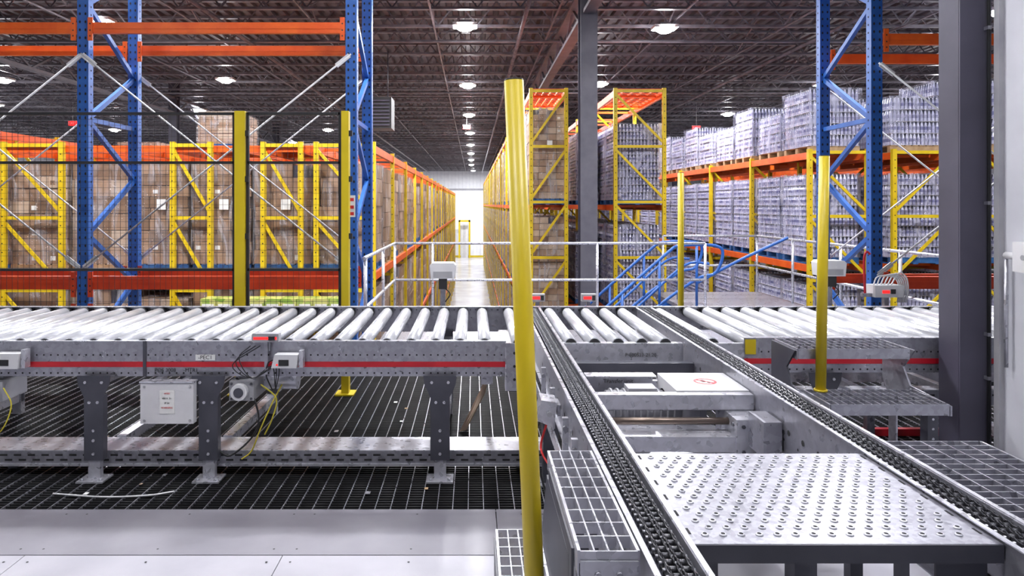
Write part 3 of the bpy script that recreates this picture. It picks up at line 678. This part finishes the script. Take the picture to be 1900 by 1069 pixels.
# scanners behind
def scanner(X,Y=5.8,zt=-.49):
    b=MB(); b.box(X-.02,X+.02,Y-.02,Y+.02,MZ+.01,zt-.13,GALV); b.box(X-.06,X+.06,Y-.06,Y+.06,MZ,MZ+.01,GALV)
    b.prism([(X-.1,Y-.08,zt-.13),(X+.1,Y-.08,zt-.13),(X+.11,Y-.08,zt-.02),(X+.09,Y-.08,zt),(X-.09,Y-.08,zt),(X-.11,Y-.08,zt-.02)],(0,.16,0),WHT)
    b.box(X-.08,X+.08,Y-.084,Y-.0805,zt-.12,zt-.07,GREY); b.box(X-.035,X+.035,Y-.06,Y-.021,zt-.22,zt-.131,BLK); b.tube([(X,Y-.04,zt-.2),(X+.06,Y-.05,zt-.26),(X+.02,Y-.03,zt-.33)],.005,BLK,6)
    b.done('barcode_scanner_stand')
scanner(-.255); scanner(3.02,zt=-.47)
b=MB(); X,Y,z=3.5,5.8,-.78
b.box(X-.12,X+.12,Y-.06,Y+.08,z,z+.1,WHT); b.box(X-.06,X+.0,Y-.065,Y-.0605,z+.035,z+.06,REDL); b.box(X+.01,X+.05,Y-.065,Y-.0605,z+.03,z+.07,BLK); b.box(X-.02,X+.02,Y-.02,Y+.02,MZ,z,GALV)
for k in range(6): b.tube([(X-.1+.03*k,Y,z+.1),(X-.06+.035*k,Y,z+.17+.006*k),(X+.08+.02*k,Y,z+.16),(X+.12+.015*k,Y,z+.05),(X+.1+.015*k,Y,z-.05)],.006,WHT,6)
b.tube([(X-.17,Y,z+.0),(X-.18,Y,z+.3),(X-.16,Y,z+.38),(X-.13,Y,z+.36)],.01,RED,8)
b.box(X-.2,X-.121,Y-.02,Y+.02,z,z+.03,GALV)
b.done('label_printer_with_cables')
for px in (997,1092):
    X,Y,z=pt(px,552,5.6); b=MB(); b.box(X-.06,X+.06,Y-.03,Y+.03,z-.03,z+.03,GREY); b.box(X-.045,X+.02,Y-.033,Y-.0305,z-.012,z+.012,REDL); b.box(X+.025,X+.05,Y-.034,Y-.0305,z-.02,z+.02,BLK); b.box(X-.015,X+.015,Y+.0,Y+.03,MZ,z-.03,GALV); b.done('reflective_sensor')
# ---------------------------------------------------------------- partition wall + near column
WX=2.98
b=MB(); b.box(WX,WX+.3,-2,3.86,MZ,5.3,WPNT); b.box(WX-.012,WX,3.5,3.56,MZ,5.3,GALV); b.box(WX-.03,WX-.0005,3.83,3.87,MZ,5.3,GREY)
for y in (3.0,2.0,1.0): b.box(WX-.004,WX,y,y+.01,MZ,5.3,GREY)
b.done('wall_partition')
b=MB(); b.box(WX-.015,WX,-2,3.8,MZ,MZ+.12,GREY); b.done('baseboard_partition')
b=MB(); X0,X1,Y0,Y1=2.795,2.975,3.92,4.10
b.box(X0,X1,Y0,Y0+.012,MZ,5.3,COL); b.box(X0,X1,Y1-.012,Y1,MZ,5.3,COL); b.box((X0+X1)/2-.05,(X0+X1)/2-.04,Y0+.012,Y1-.012,MZ,5.3,COL); b.box(X0-.04,X1+.0,Y0-.04,Y1+.02,MZ,MZ+.015,COL)
b.box(X0-.001,X0+.01,Y0+.0125,Y1-.0125,MZ,5.3,COL)
b.cyl((2.94,3.895,-1.6),(2.94,3.895,5.2),.009,BLK,8); 
for z in (-1,-.75,0,1): b.box(2.93,2.95,3.885,3.919,z,z+.02,GALV)
b.done('steel_column')
b=MB(); b.cyl((WX-.02,3.6,-.18),(WX-.02,3.6,5.2),.013,GALVB,10); b.box(WX-.075,WX,3.53,3.68,-.36,-.20,WHT); b.cyl((WX-.075,3.6,-.28),(WX-.085,3.6,-.28),.015,GREY,10)
b.cyl((WX-.03,3.68,-.28),(WX-.03,3.78,-.28),.02,WHT,10); b.cyl((WX-.03,3.78,-.28),(WX-.03,3.78,-.9),.01,GALVB,8)
for z in (.4,1.2,1.26): b.box(WX-.04,WX,3.58,3.62,z,z+.03,GALVB)
b.done('conduit_and_switch_box')
# far yellow door frame
b=MB()
for x in (-1.9,-.5): b.box(x-.12,x+.12,93.6,93.8,FL,-2.1,YEL)
b.box(-2.0,-.4,93.6,93.8,-2.35,-2.1,YEL); b.box(-1.7,-.7,94.5,94.9,FL,-2.6,WHT); b.done('door_1')
# debris
b=MB(); b.prism([(-.10,5.0,MZ),(-.06,5.02,MZ),(.08,5.06,-1.4),(.12,5.1,-1.22),(.06,5.08,-1.36)],(.01,.01,0),CARD[2]); b.done('cardboard_strip')
b=MB(); b.tube([(-2.4,3.9,MZ+.01),(-2.1,3.86,MZ+.008),(-1.85,3.88,MZ+.008),(-1.72,3.93,MZ+.01)],.005,WHT,6); b.done('loose_white_strap')
b=MB()
for i in range(26):
    x,y=random.uniform(-3,.1),random.uniform(3.75,5.9); s=random.uniform(.008,.03); b.box(x,x+s,y,y+s*1.3,MZ+.001,MZ+.004,random.choice((PAPER,WOOD,CARD[2],GALVB)))
for i in range(10):
    x,y=random.uniform(1.6,2.9),random.uniform(4.3,5.3); s=random.uniform(.01,.03); b.box(x,x+s,y,y+s,MZ+.001,MZ+.004,PAPER)
b.done('floor_debris')
# ---------------------------------------------------------------- world, camera
w=bpy.data.worlds.new('World');S.world=w;w.use_nodes=True;bg=w.node_tree.nodes['Background'];bg.inputs[0].default_value=(.82,.86,1,1);bg.inputs[1].default_value=.2
S.view_settings.view_transform='Standard'; S.view_settings.look='None'
cam=bpy.data.cameras.new('Camera');co=bpy.data.objects.new('Camera',cam);S.collection.objects.link(co);S.camera=co
co.location=(0,0,ZO);co.rotation_euler=(math.pi/2,0,0);cam.sensor_width=36;cam.lens=F/1900*36;cam.shift_x=(950-VX)/1900;cam.shift_y=-(534.5-VY)/1900;cam.clip_end=300;cam.clip_start=.05
